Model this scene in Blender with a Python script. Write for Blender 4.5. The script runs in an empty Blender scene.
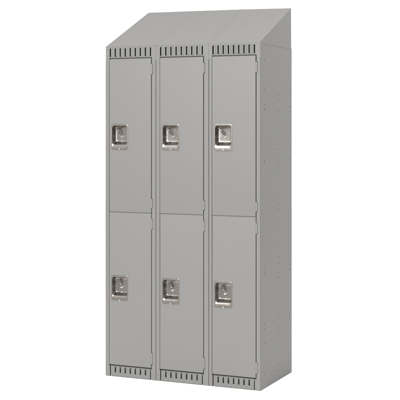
import bpy, bmesh, math
from mathutils import Vector
S = 0.0254                       # everything below is laid out in inches
scene = bpy.context.scene
col = scene.collection

# ------------------------------------------------------------------ materials
def new_mat(name):
    m = bpy.data.materials.new(name); m.use_nodes = True
    return m, m.node_tree, m.node_tree.nodes['Principled BSDF']

def paint_mat():
    m, nt, b = new_mat('grey_enamel')
    N, L = nt.nodes, nt.links
    tc = N.new('ShaderNodeTexCoord')
    fine = N.new('ShaderNodeTexNoise'); fine.inputs['Scale'].default_value = 420; fine.inputs['Detail'].default_value = 3
    mid = N.new('ShaderNodeTexNoise'); mid.inputs['Scale'].default_value = 190; mid.inputs['Detail'].default_value = 4
    big = N.new('ShaderNodeTexNoise'); big.inputs['Scale'].default_value = 3.2; big.inputs['Detail'].default_value = 1
    for n in (fine, mid, big): L.new(tc.outputs['Object'], n.inputs['Vector'])
    ramp = N.new('ShaderNodeMapRange')
    ramp.inputs['From Min'].default_value = .3; ramp.inputs['From Max'].default_value = .7
    ramp.inputs['To Min'].default_value = .975; ramp.inputs['To Max'].default_value = 1.025
    L.new(mid.outputs['Fac'], ramp.inputs['Value'])
    mul = N.new('ShaderNodeVectorMath'); mul.operation = 'SCALE'
    mul.inputs[0].default_value = PAINT
    L.new(ramp.outputs['Result'], mul.inputs['Scale'])
    L.new(mul.outputs['Vector'], b.inputs['Base Color'])
    b1 = N.new('ShaderNodeBump'); b1.inputs['Strength'].default_value = .10; b1.inputs['Distance'].default_value = .0006
    b2 = N.new('ShaderNodeBump'); b2.inputs['Strength'].default_value = .2; b2.inputs['Distance'].default_value = .004
    L.new(big.outputs['Fac'], b2.inputs['Height']); L.new(fine.outputs['Fac'], b1.inputs['Height'])
    L.new(b2.outputs['Normal'], b1.inputs['Normal']); L.new(b1.outputs['Normal'], b.inputs['Normal'])
    rr = N.new('ShaderNodeMapRange'); rr.inputs['To Min'].default_value = .52; rr.inputs['To Max'].default_value = .66
    b.inputs['Specular IOR Level'].default_value = .4
    L.new(mid.outputs['Fac'], rr.inputs['Value']); L.new(rr.outputs['Result'], b.inputs['Roughness'])
    return m

def metal_mat(name, c, rough, bump=.03):
    m, nt, b = new_mat(name)
    N, L = nt.nodes, nt.links
    b.inputs['Base Color'].default_value = (*c, 1); b.inputs['Metallic'].default_value = 1
    tc = N.new('ShaderNodeTexCoord'); n = N.new('ShaderNodeTexNoise'); n.inputs['Scale'].default_value = 90
    L.new(tc.outputs['Object'], n.inputs['Vector'])
    r = N.new('ShaderNodeMapRange'); r.inputs['To Min'].default_value = rough*.8; r.inputs['To Max'].default_value = rough*1.25
    L.new(n.outputs['Fac'], r.inputs['Value']); L.new(r.outputs['Result'], b.inputs['Roughness'])
    bp = N.new('ShaderNodeBump'); bp.inputs['Strength'].default_value = bump; bp.inputs['Distance'].default_value = .001
    L.new(n.outputs['Fac'], bp.inputs['Height']); L.new(bp.outputs['Normal'], b.inputs['Normal'])
    return m

def plain(name, c, rough):
    m, nt, b = new_mat(name)
    N, L = nt.nodes, nt.links
    tc = N.new('ShaderNodeTexCoord'); n = N.new('ShaderNodeTexNoise'); n.inputs['Scale'].default_value = 25
    L.new(tc.outputs['Object'], n.inputs['Vector'])
    r = N.new('ShaderNodeMapRange'); r.inputs['To Min'].default_value = rough*.9; r.inputs['To Max'].default_value = min(1, rough*1.1)
    L.new(n.outputs['Fac'], r.inputs['Value']); L.new(r.outputs['Result'], b.inputs['Roughness'])
    b.inputs['Base Color'].default_value = (*c, 1)
    return m

PAINT = (.149, .147, .142)
M_paint = paint_mat()
M_steel = metal_mat('satin_stainless', (.315, .290, .270), .27)
M_bright = metal_mat('polished_rivet', (.86, .84, .82), .16, .05)
M_dark = plain('lever_with_shade', (.02, .019, .018), .35)  # black covers the latch hook and its shadow together
M_in = plain('interior_enamel', (.05, .05, .05), .8)
M_floor = plain('white_studio_floor', (.93, .93, .93), .9)

# ------------------------------------------------------------------ mesh helpers
def obj(name, bm, mat, parent=None, smooth=False, bevel=0, origin=(0, 0, 0)):
    o_ = Vector(origin)
    bmesh.ops.translate(bm, verts=bm.verts, vec=-o_)
    bmesh.ops.recalc_face_normals(bm, faces=bm.faces)
    bmesh.ops.scale(bm, verts=bm.verts, vec=(S, S, S))
    me = bpy.data.meshes.new(name); bm.to_mesh(me); bm.free()
    for m in (mat if isinstance(mat, list) else [mat]): me.materials.append(m)
    if smooth:
        for p in me.polygons: p.use_smooth = True
        me.set_sharp_from_angle(angle=math.radians(38))
    o = bpy.data.objects.new(name, me); col.objects.link(o)
    o.location = o_*S
    if parent:
        o.parent = parent
        o.location = o_*S - parent_abs[parent.name]
    parent_abs[o.name] = o_*S
    if bevel:
        b = o.modifiers.new('soft_edge', 'BEVEL'); b.width = bevel*S; b.segments = 2; b.limit_method = 'ANGLE'
        b.angle_limit = math.radians(40); b.harden_normals = False
    return o
parent_abs = {}

def box(bm, x0, x1, y0, y1, z0, z1):
    v = [bm.verts.new((x, y, z)) for x in (x0, x1) for y in (y0, y1) for z in (z0, z1)]
    for f in ((0, 1, 3, 2), (4, 6, 7, 5), (0, 4, 5, 1), (2, 3, 7, 6), (0, 2, 6, 4), (1, 5, 7, 3)):
        bm.faces.new([v[i] for i in f])

def plate(bm, a0, a1, b0, b1, holes, f, t0, t1):
    """perforated sheet: f(a, b, t) -> xyz, closed with thickness t0..t1; holes = (a0,a1,b0,b1)"""
    A = sorted({a0, a1, *[h[0] for h in holes], *[h[1] for h in holes]}); A = [a for a in A if a0 <= a <= a1]
    B = sorted({b0, b1, *[h[2] for h in holes], *[h[3] for h in holes]}); B = [b for b in B if b0 <= b <= b1]
    def solid(i, j):
        if not (0 <= i < len(A)-1 and 0 <= j < len(B)-1): return False
        ca, cb = (A[i]+A[i+1])/2, (B[j]+B[j+1])/2
        return not any(h[0] < ca < h[1] and h[2] < cb < h[3] for h in holes)
    V = {}
    def v(i, j, t):
        if (i, j, t) not in V: V[i, j, t] = bm.verts.new(f(A[i], B[j], t))
        return V[i, j, t]
    for i in range(len(A)-1):
        for j in range(len(B)-1):
            if not solid(i, j): continue
            for t in (t0, t1): bm.faces.new([v(i, j, t), v(i+1, j, t), v(i+1, j+1, t), v(i, j+1, t)])
            for (di, dj, p, q) in ((-1, 0, (i, j), (i, j+1)), (1, 0, (i+1, j), (i+1, j+1)), (0, -1, (i, j), (i+1, j)), (0, 1, (i, j+1), (i+1, j+1))):
                if not solid(i+di, j+dj):
                    bm.faces.new([v(*p, t0), v(*q, t0), v(*q, t1), v(*p, t1)])

def arc(bm, cx, r, sx, z0, z1, n=6, t=.04):
    """sheet bent a quarter turn about a vertical line, from the front plane back along the seam"""
    P = []
    for rad in (r, r-t):
        P.append([(cx+sx*rad*math.sin(k*math.pi/2/n), r-rad*math.cos(k*math.pi/2/n)) for k in range(n+1)])
    V = [[[bm.verts.new((x, y, z)) for z in (z0, z1)] for x, y in q] for q in P]
    for k in range(n):
        for q in V: bm.faces.new([q[k][0], q[k+1][0], q[k+1][1], q[k][1]])
        for e in (0, 1): bm.faces.new([V[0][k][e], V[0][k+1][e], V[1][k+1][e], V[1][k][e]])
    for k in (0, n): bm.faces.new([V[0][k][0], V[0][k][1], V[1][k][1], V[1][k][0]])

def cyl(bm, c, r, y0, y1, n=14, dome=0):
    rings = [(r, y1), (r, y0), ] + ([(r*.75, y0-dome*.7), (r*.3, y0-dome)] if dome else [])
    R = [[bm.verts.new((c[0]+rr*math.cos(2*math.pi*k/n), y, c[1]+rr*math.sin(2*math.pi*k/n))) for k in range(n)] for rr, y in rings]
    for a, b in zip(R, R[1:]):
        for k in range(n): bm.faces.new([a[k], a[(k+1) % n], b[(k+1) % n], b[k]])
    bm.faces.new(R[0]); bm.faces.new(R[-1])

def tube(bm, pts, r, n=10):
    P = [Vector(p) for p in pts]; R = []
    for i, p in enumerate(P):
        d = (P[min(i+1, len(P)-1)]-P[max(i-1, 0)]).normalized()
        a = d.orthogonal().normalized(); b = d.cross(a)
        if R:
            a = (prev-d*prev.dot(d)).normalized(); b = d.cross(a)
        prev = a
        R.append([bm.verts.new(p+(a*math.cos(2*math.pi*k/n)+b*math.sin(2*math.pi*k/n))*r) for k in range(n)])
    for a, b in zip(R, R[1:]):
        for k in range(n): bm.faces.new([a[k], a[(k+1) % n], b[(k+1) % n], b[k]])
    bm.faces.new(R[0]); bm.faces.new(R[-1])

# ------------------------------------------------------------------ the locker bank
W, D, H = 36.0, 19.53, 71.6
HEAD = 68.35                       # underside of the slotted header
DH = 19.1                          # depth of the sloped hood
EDGE = [0.0, 12.12, 24.42, W]      # outer edge, the two seams, outer edge
DOOR = [(.88, 11.02), (13.1, 23.2), (25.2, 34.98)]
Z_LO = (2.56, 35.685); Z_HI = (35.785, 68.98)
HINGE_Z = [(3.45, 5.8), (32.3, 34.5), (36.85, 38.8), (65.5, 67.7)]

bank = bpy.data.objects.new('locker_bank', None); col.objects.link(bank)
bank.empty_display_size = .2
parent_abs['locker_bank'] = Vector((0, 0, 0))
bank['label'] = 'grey steel bank of three two-tier lockers with recessed latches and sloped top'
bank['category'] = 'locker'

XZ = lambda a, b, t: (a, t, b)
# front frame of every locker: two uprights with notches for the hinges, and a crossbar behind the door split
for i in range(3):
    e0, e1 = EDGE[i]+.02, EDGE[i+1]-.02
    d0, d1 = DOOR[i]
    s0, s1 = EDGE[i]+1.13+(.02 if i else 0), EDGE[i]+10.85
    if i == 2: s0, s1 = 25.42, 34.68
    bm = bmesh.new()
    rl = .17 if i else .09; rr_ = .17 if i < 2 else .09
    box(bm, e0+rl, d0-.07, 0, .05, .06, HEAD-.015)
    arc(bm, e0+rl, rl, -1, .06, HEAD-.015)
    box(bm, d0-.12, d0-.07, .05, 1.0, .06, HEAD-.015)         # return flange
    box(bm, e0, e0+.05, rl, 1.9, .06, HEAD-.015)
    box(bm, d0-.065, s0-.11, .003, .053, .06, 2.30)
    obj('frame_post', bm, M_paint, bank, smooth=True)
    bm = bmesh.new()
    g = d1+.155
    plate(bm, g, e1-rr_, .06, HEAD-.015, [(g, g+.25, a-.03, b+.03) for a, b in HINGE_Z], XZ, 0, .05)
    box(bm, g+.26, g+.31, .05, 1.0, .06, HEAD-.015)
    arc(bm, e1-rr_, rr_, 1, .06, HEAD-.015)
    box(bm, e1-.05, e1, rr_, 1.9, .06, HEAD-.015)
    box(bm, s1+.11, g-.005, .003, .053, .06, 2.30)
    obj('frame_post', bm, M_paint, bank, smooth=True)
    bm = bmesh.new()
    box(bm, d0-.05, g+.3, 1.24, 1.30, 34.9, 36.6)
    box(bm, d0+.02, d1+.02, .10, 1.24, 35.71, 35.76)  # thin tongue added inside the split to lighten the gap
    obj('crossbar', bm, M_paint, bank)
    # header with nine pressed slots
    pitch = (s1-s0)/8
    slots = [s0+pitch*k for k in range(9)]
    bm = bmesh.new()
    plate(bm, e0-.005, e1+.005, HEAD, H-.02, [(s-.155, s+.155, 69.42, 71.26) for s in slots]+[(d0-.04, d1+.17, HEAD, 69.2)], XZ, -.015, .045)
    for s in slots:                                        # raised lip beside each slot
        x0, x1 = s+.22, s+.80
        if x1 > s1+.1: continue
        v = [bm.verts.new(p) for p in ((x0, -.015, 69.4), (x0+.07, -.20, 69.46), (x0+.20, -.20, 69.46), (x1, -.015, 69.4),
                                        (x0, -.015, 71.28), (x0+.07, -.20, 71.22), (x0+.20, -.20, 71.22), (x1, -.015, 71.28))]
        for f in ((0, 1, 5, 4), (1, 2, 6, 5), (2, 3, 7, 6), (0, 3, 2, 1), (4, 5, 6, 7)): bm.faces.new([v[k] for k in f])
    obj('slotted_header', bm, M_paint, bank)
    # kick panel between the uprights: seven short slots
    bm = bmesh.new()
    plate(bm, s0+.11, s1-.11, .12, 2.32, [(s-.165, s+.165, .88, 2.22) for s in slots[1:-1]], XZ, .02, .07)
    for s in slots[:-1]:
        x0, x1 = s+.30, s+.84
        v = [bm.verts.new(p) for p in ((x0, .02, .16), (x0+.07, -.11, .2), (x0+.18, -.11, .2), (x1, .02, .16),
                                        (x0, .02, 2.22), (x0+.07, -.11, 2.14), (x0+.18, -.11, 2.14), (x1, .02, 2.22))]
        for f in ((0, 1, 5, 4), (1, 2, 6, 5), (2, 3, 7, 6), (0, 3, 2, 1), (4, 5, 6, 7)): bm.faces.new([v[k] for k in f])
    obj('kick_panel', bm, M_paint, bank)
    # inside of the locker: bottom, shelf between the tiers and top
    for nm, y0, z in (('bottom_shelf', .97, 1.0), ('shelf', 1.1, 35.7), ('top_tray', .5, H-.36)):
        bm = bmesh.new(); box(bm, e0+.06, e1-.06, y0, D-.07, z, z+.06); obj(nm, bm, M_in, bank)
    bm = bmesh.new(); box(bm, e0+.08, e1-.08, .45, .51, 69.03, 69.36); obj('gap_light_plate', bm, M_paint, bank)  # added plate, catches light so the gap above the door isn't black
    bm = bmesh.new(); box(bm, e0+.12, e1-.12, 1.1, 1.16, 69.4, H-.4); obj('gap_light_plate', bm, M_paint, bank)  # added plate, catches light behind the header slots
    bm = bmesh.new(); box(bm, e0+.12, e1-.12, .90, .96, .08, 2.5); obj('gap_light_plate', bm, M_paint, bank)  # added plate, stops floor light showing through around the kick panel

# dividing walls and back
for x in EDGE[1:3]:
    bm = bmesh.new(); box(bm, x-.02, x+.02, 1.95, D-.1, .1, H-.2); obj('divider_panel', bm, M_in, bank)
bm = bmesh.new(); box(bm, .052, W-.052, D-.06, D-.015, .1, H-.22); obj('back_panel', bm, M_paint, bank)

# perforated side panels
rows = {2.36: [68.1, 62.1, 58.9, 57.9, 47.3, 46.8, 24.7, 24.05, 13.4, 12.4, 9.35, 2.9],
        11.02: [61.1, 59.9, 57.65, 56.45, 49.4, 48.2, 46.05, 45.0, 37.85, 36.65, 26.35, 25.1, 23.15, 21.9, 14.7, 13.5, 11.35, 10.1, 3.4, 2.05],
        18.2: [61.9, 58.7, 57.7, 47.15, 46.5, 24.05, 22.95, 13.3, 12.4, 9.3]}
for x, sgn in ((W, 1), (0, -1)):
    holes = [(y-.11, y+.11, z-.13, z+.13) for y, zz in rows.items() for z in zz]
    f = (lambda a, b, t: (x-sgn*t, a, b))
    bm = bmesh.new()
    plate(bm, 1.62, D-.01, .06, H-.13, holes, f, 0, .05)
    obj('side_panel', bm, M_paint, bank)
    bm = bmesh.new()                                        # channel wrapped round the front corner
    box(bm, *sorted((x-sgn*.0, x+sgn*.04)), .0, 1.55, .04, H-.03)
    obj('corner_channel', bm, M_paint, bank, bevel=.05)
    bm = bmesh.new()  # added strip, blocks light leaking through the seam behind the channel
    box(bm, *sorted((x-sgn*.055, x-sgn*.1)), 1.2, 2.0, .04, H-.1)
    obj('seam_light_stop', bm, M_paint, bank)

# three pieces of the sloped top
RIDGE = [(.95, 80.78), (11.98, 80.72), (24.08, 80.62), (36.02, 80.42)]
ZF = [H+.06, H+.08, H+.08, H+.2]
for i in range(3):
    g = .012
    xa, xb = EDGE[i]+(g if i else -.03), EDGE[i+1]-(g if i < 2 else -.05)
    (ra, za), (rb, zb) = RIDGE[i], RIDGE[i+1]
    ra += g if i else 0; rb -= g if i < 2 else 0
    bm = bmesh.new()
    V = lambda *p: bm.verts.new(p)
    f0, f1 = V(xa, -.06, ZF[i]), V(xb, -.06, ZF[i+1])
    l0, l1 = V(xa, -.06, H-.01), V(xb, -.06, H-.01)
    r0, r1 = V(ra, DH, za), V(rb, DH, zb)
    c0, c1 = V(ra if i == 0 else xa, DH, H-.28), V(xb, DH, H-.28)
    m0, m1 = V(xa, .02, H-.01), V(xb, .02, H-.01)
    bm.faces.new([f0, f1, r1, r0]); bm.faces.new([l0, l1, f1, f0]); bm.faces.new([r0, r1, c1, c0])
    bm.faces.new([l0, m0, m1, l1])
    if i == 2: bm.faces.new([f1, l1, m1, V(xb, 1.6, H-.10), c1, r1])
    if i == 0: bm.faces.new([f0, r0, c0, m0, l0])
    o = obj('sloped_top', bm, M_paint, bank)
    sd = o.modifiers.new('sheet', 'SOLIDIFY'); sd.thickness = .05*S; sd.offset = -1
    bv = o.modifiers.new('soft_edge', 'BEVEL'); bv.width = .06*S; bv.segments = 3; bv.limit_method = 'ANGLE'; bv.angle_limit = math.radians(30)

# ------------------------------------------------------------------ doors
def rrect(l, r, b, t, rad, n=7):
    pts = []
    for cx_, cz_, a0 in ((r-rad, t-rad, 0), (l+rad, t-rad, 90), (l+rad, b+rad, 180), (r-rad, b+rad, 270)):
        for k in range(n):
            a = math.radians(a0+90*k/(n-1)); pts.append((cx_+rad*math.cos(a), cz_+rad*math.sin(a)))
    return pts

PW, PH = 4.15, 5.75
def pocket(bm, x, z):
    """pressed cup: rings of rounded rectangles (inset left, right, bottom, top, corner, depth)"""
    rings = [(0, 0, 0, 0, .5, -.02), (.01, .01, .01, .01, .5, -.07), (.05, .05, .05, .05, .47, -.10), (.12, .12, .12, .12, .42, -.105),
             (.20, .14, .60, .34, .45, -.105), (.25, .18, .72, .40, .45, -.095), (.28, .20, .98, .43, .45, -.055), (.31, .22, 1.28, .46, .45, .012), (.36, .26, 1.36, .52, .45, .20),
             (.42, .31, 1.47, .58, .45, .45), (.48, .36, 1.60, .64, .45, .72), (.55, .42, 1.74, .70, .42, .93), (.62, .5, 1.84, .76, .4, 1.06), (.76, .62, 1.98, .9, .36, 1.10), (1.3, 1.2, 2.4, 1.5, .3, 1.12)]
    R = []
    for l, r, b, t, rad, y in rings:
        R.append([bm.verts.new((px, y, pz)) for px, pz in rrect(x+l, x+PW-r, z+b, z+PH-t, rad)])
    n = len(R[0])
    for a, b in zip(R, R[1:]):
        for k in range(n): bm.faces.new([a[k], a[(k+1) % n], b[(k+1) % n], b[k]])
    bm.faces.new(R[-1])

def door(i, tier):
    x0, x1 = DOOR[i]
    z0, z1 = Z_HI if tier else Z_LO
    lx = x0+.42; lz = 49.15 if tier else 16.35
    bm = bmesh.new()
    r, yf = .11, -.03
    hx0, hx1, hz0, hz1 = lx+.14, lx+PW-.1, lz+.2, lz+PH-.2
    A = [x0+r, hx0, hx1, x1-r]; B = [z0+r, hz0, hz1, z1-r]
    g = [[bm.verts.new((a, yf, b)) for b in B] for a in A]
    for p in range(3):
        for q in range(3):
            if (p, q) != (1, 1): bm.faces.new([g[p][q], g[p+1][q], g[p+1][q+1], g[p][q+1]])
    per = [(p, 0) for p in range(4)]+[(3, q) for q in (1, 2, 3)]+[(p, 3) for p in (2, 1, 0)]+[(0, q) for q in (2, 1)]
    loops = [[g[p][q] for p, q in per]]
    prof = [(r*math.sin(a), yf+r*(1-math.cos(a))) for a in (math.pi/8, math.pi/4, 3*math.pi/8, math.pi/2)]+[(r, 1.2)]
    for off, y in prof:
        loops.append([bm.verts.new((A[p]+(off if p == 3 else -off if p == 0 else 0), y, B[q]+(off if q == 3 else -off if q == 0 else 0))) for p, q in per])
    for a, b in zip(loops, loops[1:]):
        for k in range(len(a)): bm.faces.new([a[k], a[(k+1) % len(a)], b[(k+1) % len(a)], b[k]])
    bm.faces.new(loops[-1])
    d = obj('door', bm, M_paint, bank, smooth=True, origin=(x1, 0, z0))
    # hinge leaves
    for a, b in (HINGE_Z[2:] if tier else HINGE_Z[:2]):
        bm = bmesh.new()
        prof = [(x1-.03, a), (x1+.24, a), (x1+.36, a+.15), (x1+.36, b-.15), (x1+.24, b), (x1-.03, b)]
        lo = [bm.verts.new((px_, -.07, pz_)) for px_, pz_ in prof]; hi = [bm.verts.new((px_, .09, pz_)) for px_, pz_ in prof]
        bm.faces.new(lo); bm.faces.new(hi)
        for k in range(6): bm.faces.new([lo[k], lo[(k+1) % 6], hi[(k+1) % 6], hi[k]])
        obj('hinge', bm, M_paint, d, bevel=.05)
    # recessed latch
    bm = bmesh.new(); pocket(bm, lx, lz)
    p = obj('latch_pocket', bm, M_steel, d, smooth=True)
    m = p.modifiers.new('smooth', 'SUBSURF'); m.levels = 1; m.render_levels = 1
    px = lambda u: lx+PW*u
    pz = lambda v: lz+PH*(1-v)
    bm = bmesh.new()                                       # lifting finger, its dark colour also stands for the hook's shadow
    P = [(px(.10), .55, pz(.13)), (px(.20), .36, pz(.155)), (px(.31), .30, pz(.22)), (px(.42), .36, pz(.31)), (px(.49), .62, pz(.38))]
    tube(bm, P, .19, 8)
    obj('latch_lever', bm, M_dark, d, smooth=True)
    bm = bmesh.new()                                       # polished edge of the finger
    tube(bm, [(px(.24), .26, pz(.155)), (px(.33), .13, pz(.215)), (px(.43), .18, pz(.295)), (px(.52), .5, pz(.37))], .06, 8)
    obj('lever_edge', bm, M_bright, d, smooth=True)
    bm = bmesh.new()                                       # padlock staple
    c, zc = px(.50), pz(.485)
    tube(bm, [(c-.2, 1.12, zc), (c-.2, .95, zc), (c-.13, .86, zc), (c+.13, .86, zc), (c+.2, .95, zc), (c+.2, 1.12, zc)], .13, 10)
    obj('padlock_staple', bm, M_bright, d, smooth=True)
    bm = bmesh.new()
    cyl(bm, (px(.49), pz(.66)), .11, 1.04, 1.15, dome=.08)
    obj('rivet', bm, M_bright, d, smooth=True)
    bm = bmesh.new()
    cyl(bm, (px(.51), pz(.945)), .13, -.13, 0, dome=.07)
    obj('rivet', bm, M_bright, d, smooth=True)
    return d
for i in range(3):
    for tier in (1, 0):
        d = door(i, tier)
        d.rotation_euler = (0, math.radians((.02, -.03, .025, -.015, .03, -.02)[2*i+tier]), math.radians((.12, -.10, .05, .16, -.06, .10)[2*i+tier]))

# ------------------------------------------------------------------ setting
bm = bmesh.new()
v = [bm.verts.new(p) for p in ((-500, -46, 0), (540, -46, 0), (540, 500, 0), (-500, 500, 0))]
bm.faces.new(v)
fl = obj('floor', bm, M_floor); fl['kind'] = 'structure'; fl['label'] = 'plain white studio floor'

# ------------------------------------------------------------------ light
w = bpy.data.worlds.new('World'); scene.world = w; w.use_nodes = True
nt = w.node_tree; N, L = nt.nodes, nt.links
bg = N['Background']
tc = N.new('ShaderNodeTexCoord')
dot = N.new('ShaderNodeVectorMath'); dot.operation = 'DOT_PRODUCT'
dv = Vector((-.55, .80, .12)).normalized(); dot.inputs[1].default_value = dv
L.new(tc.outputs['Generated'], dot.inputs[0])
mr = N.new('ShaderNodeMapRange'); mr.interpolation_type = 'SMOOTHSTEP'
mr.inputs['From Min'].default_value = -.75; mr.inputs['From Max'].default_value = .55
mr.inputs['To Min'].default_value = .49; mr.inputs['To Max'].default_value = 1.7
L.new(dot.outputs['Value'], mr.inputs['Value'])
L.new(mr.outputs['Result'], bg.inputs['Strength'])
bg.inputs['Color'].default_value = (1, .995, .985, 1)

def area(name, loc, target, size, power):
    l = bpy.data.lights.new(name, 'AREA'); l.shape = 'RECTANGLE'; l.size, l.size_y = size; l.energy = power
    o = bpy.data.objects.new(name, l); col.objects.link(o); o.location = loc
    o.rotation_euler = (Vector(target)-Vector(loc)).to_track_quat('-Z', 'Y').to_euler()
    return o
area('softbox', (.4, -5.7, 3.3), (.45, 0, .5), (2.4, 2.2), 600)
area('floor_fill', (2.9, .9, 3.4), (1.5, .3, 0), (1.8, 1.8), 50)  # added fill lamp, brightens the floor beside the right side

# ------------------------------------------------------------------ camera
cam = bpy.data.cameras.new('camera'); co = bpy.data.objects.new('camera', cam); col.objects.link(co)
co.location = (119.676*S, -221.056*S, 54.94*S)
co.rotation_euler = (math.pi/2, 0, .4144)
cam.sensor_width = 36; cam.lens = 1149.0/400*36; cam.shift_y = -76.39/400
cam.clip_end = 200
scene.camera = co
scene.view_settings.view_transform = 'Standard'; scene.view_settings.look = 'None'
scene.view_settings.exposure = 0; scene.view_settings.gamma = 1
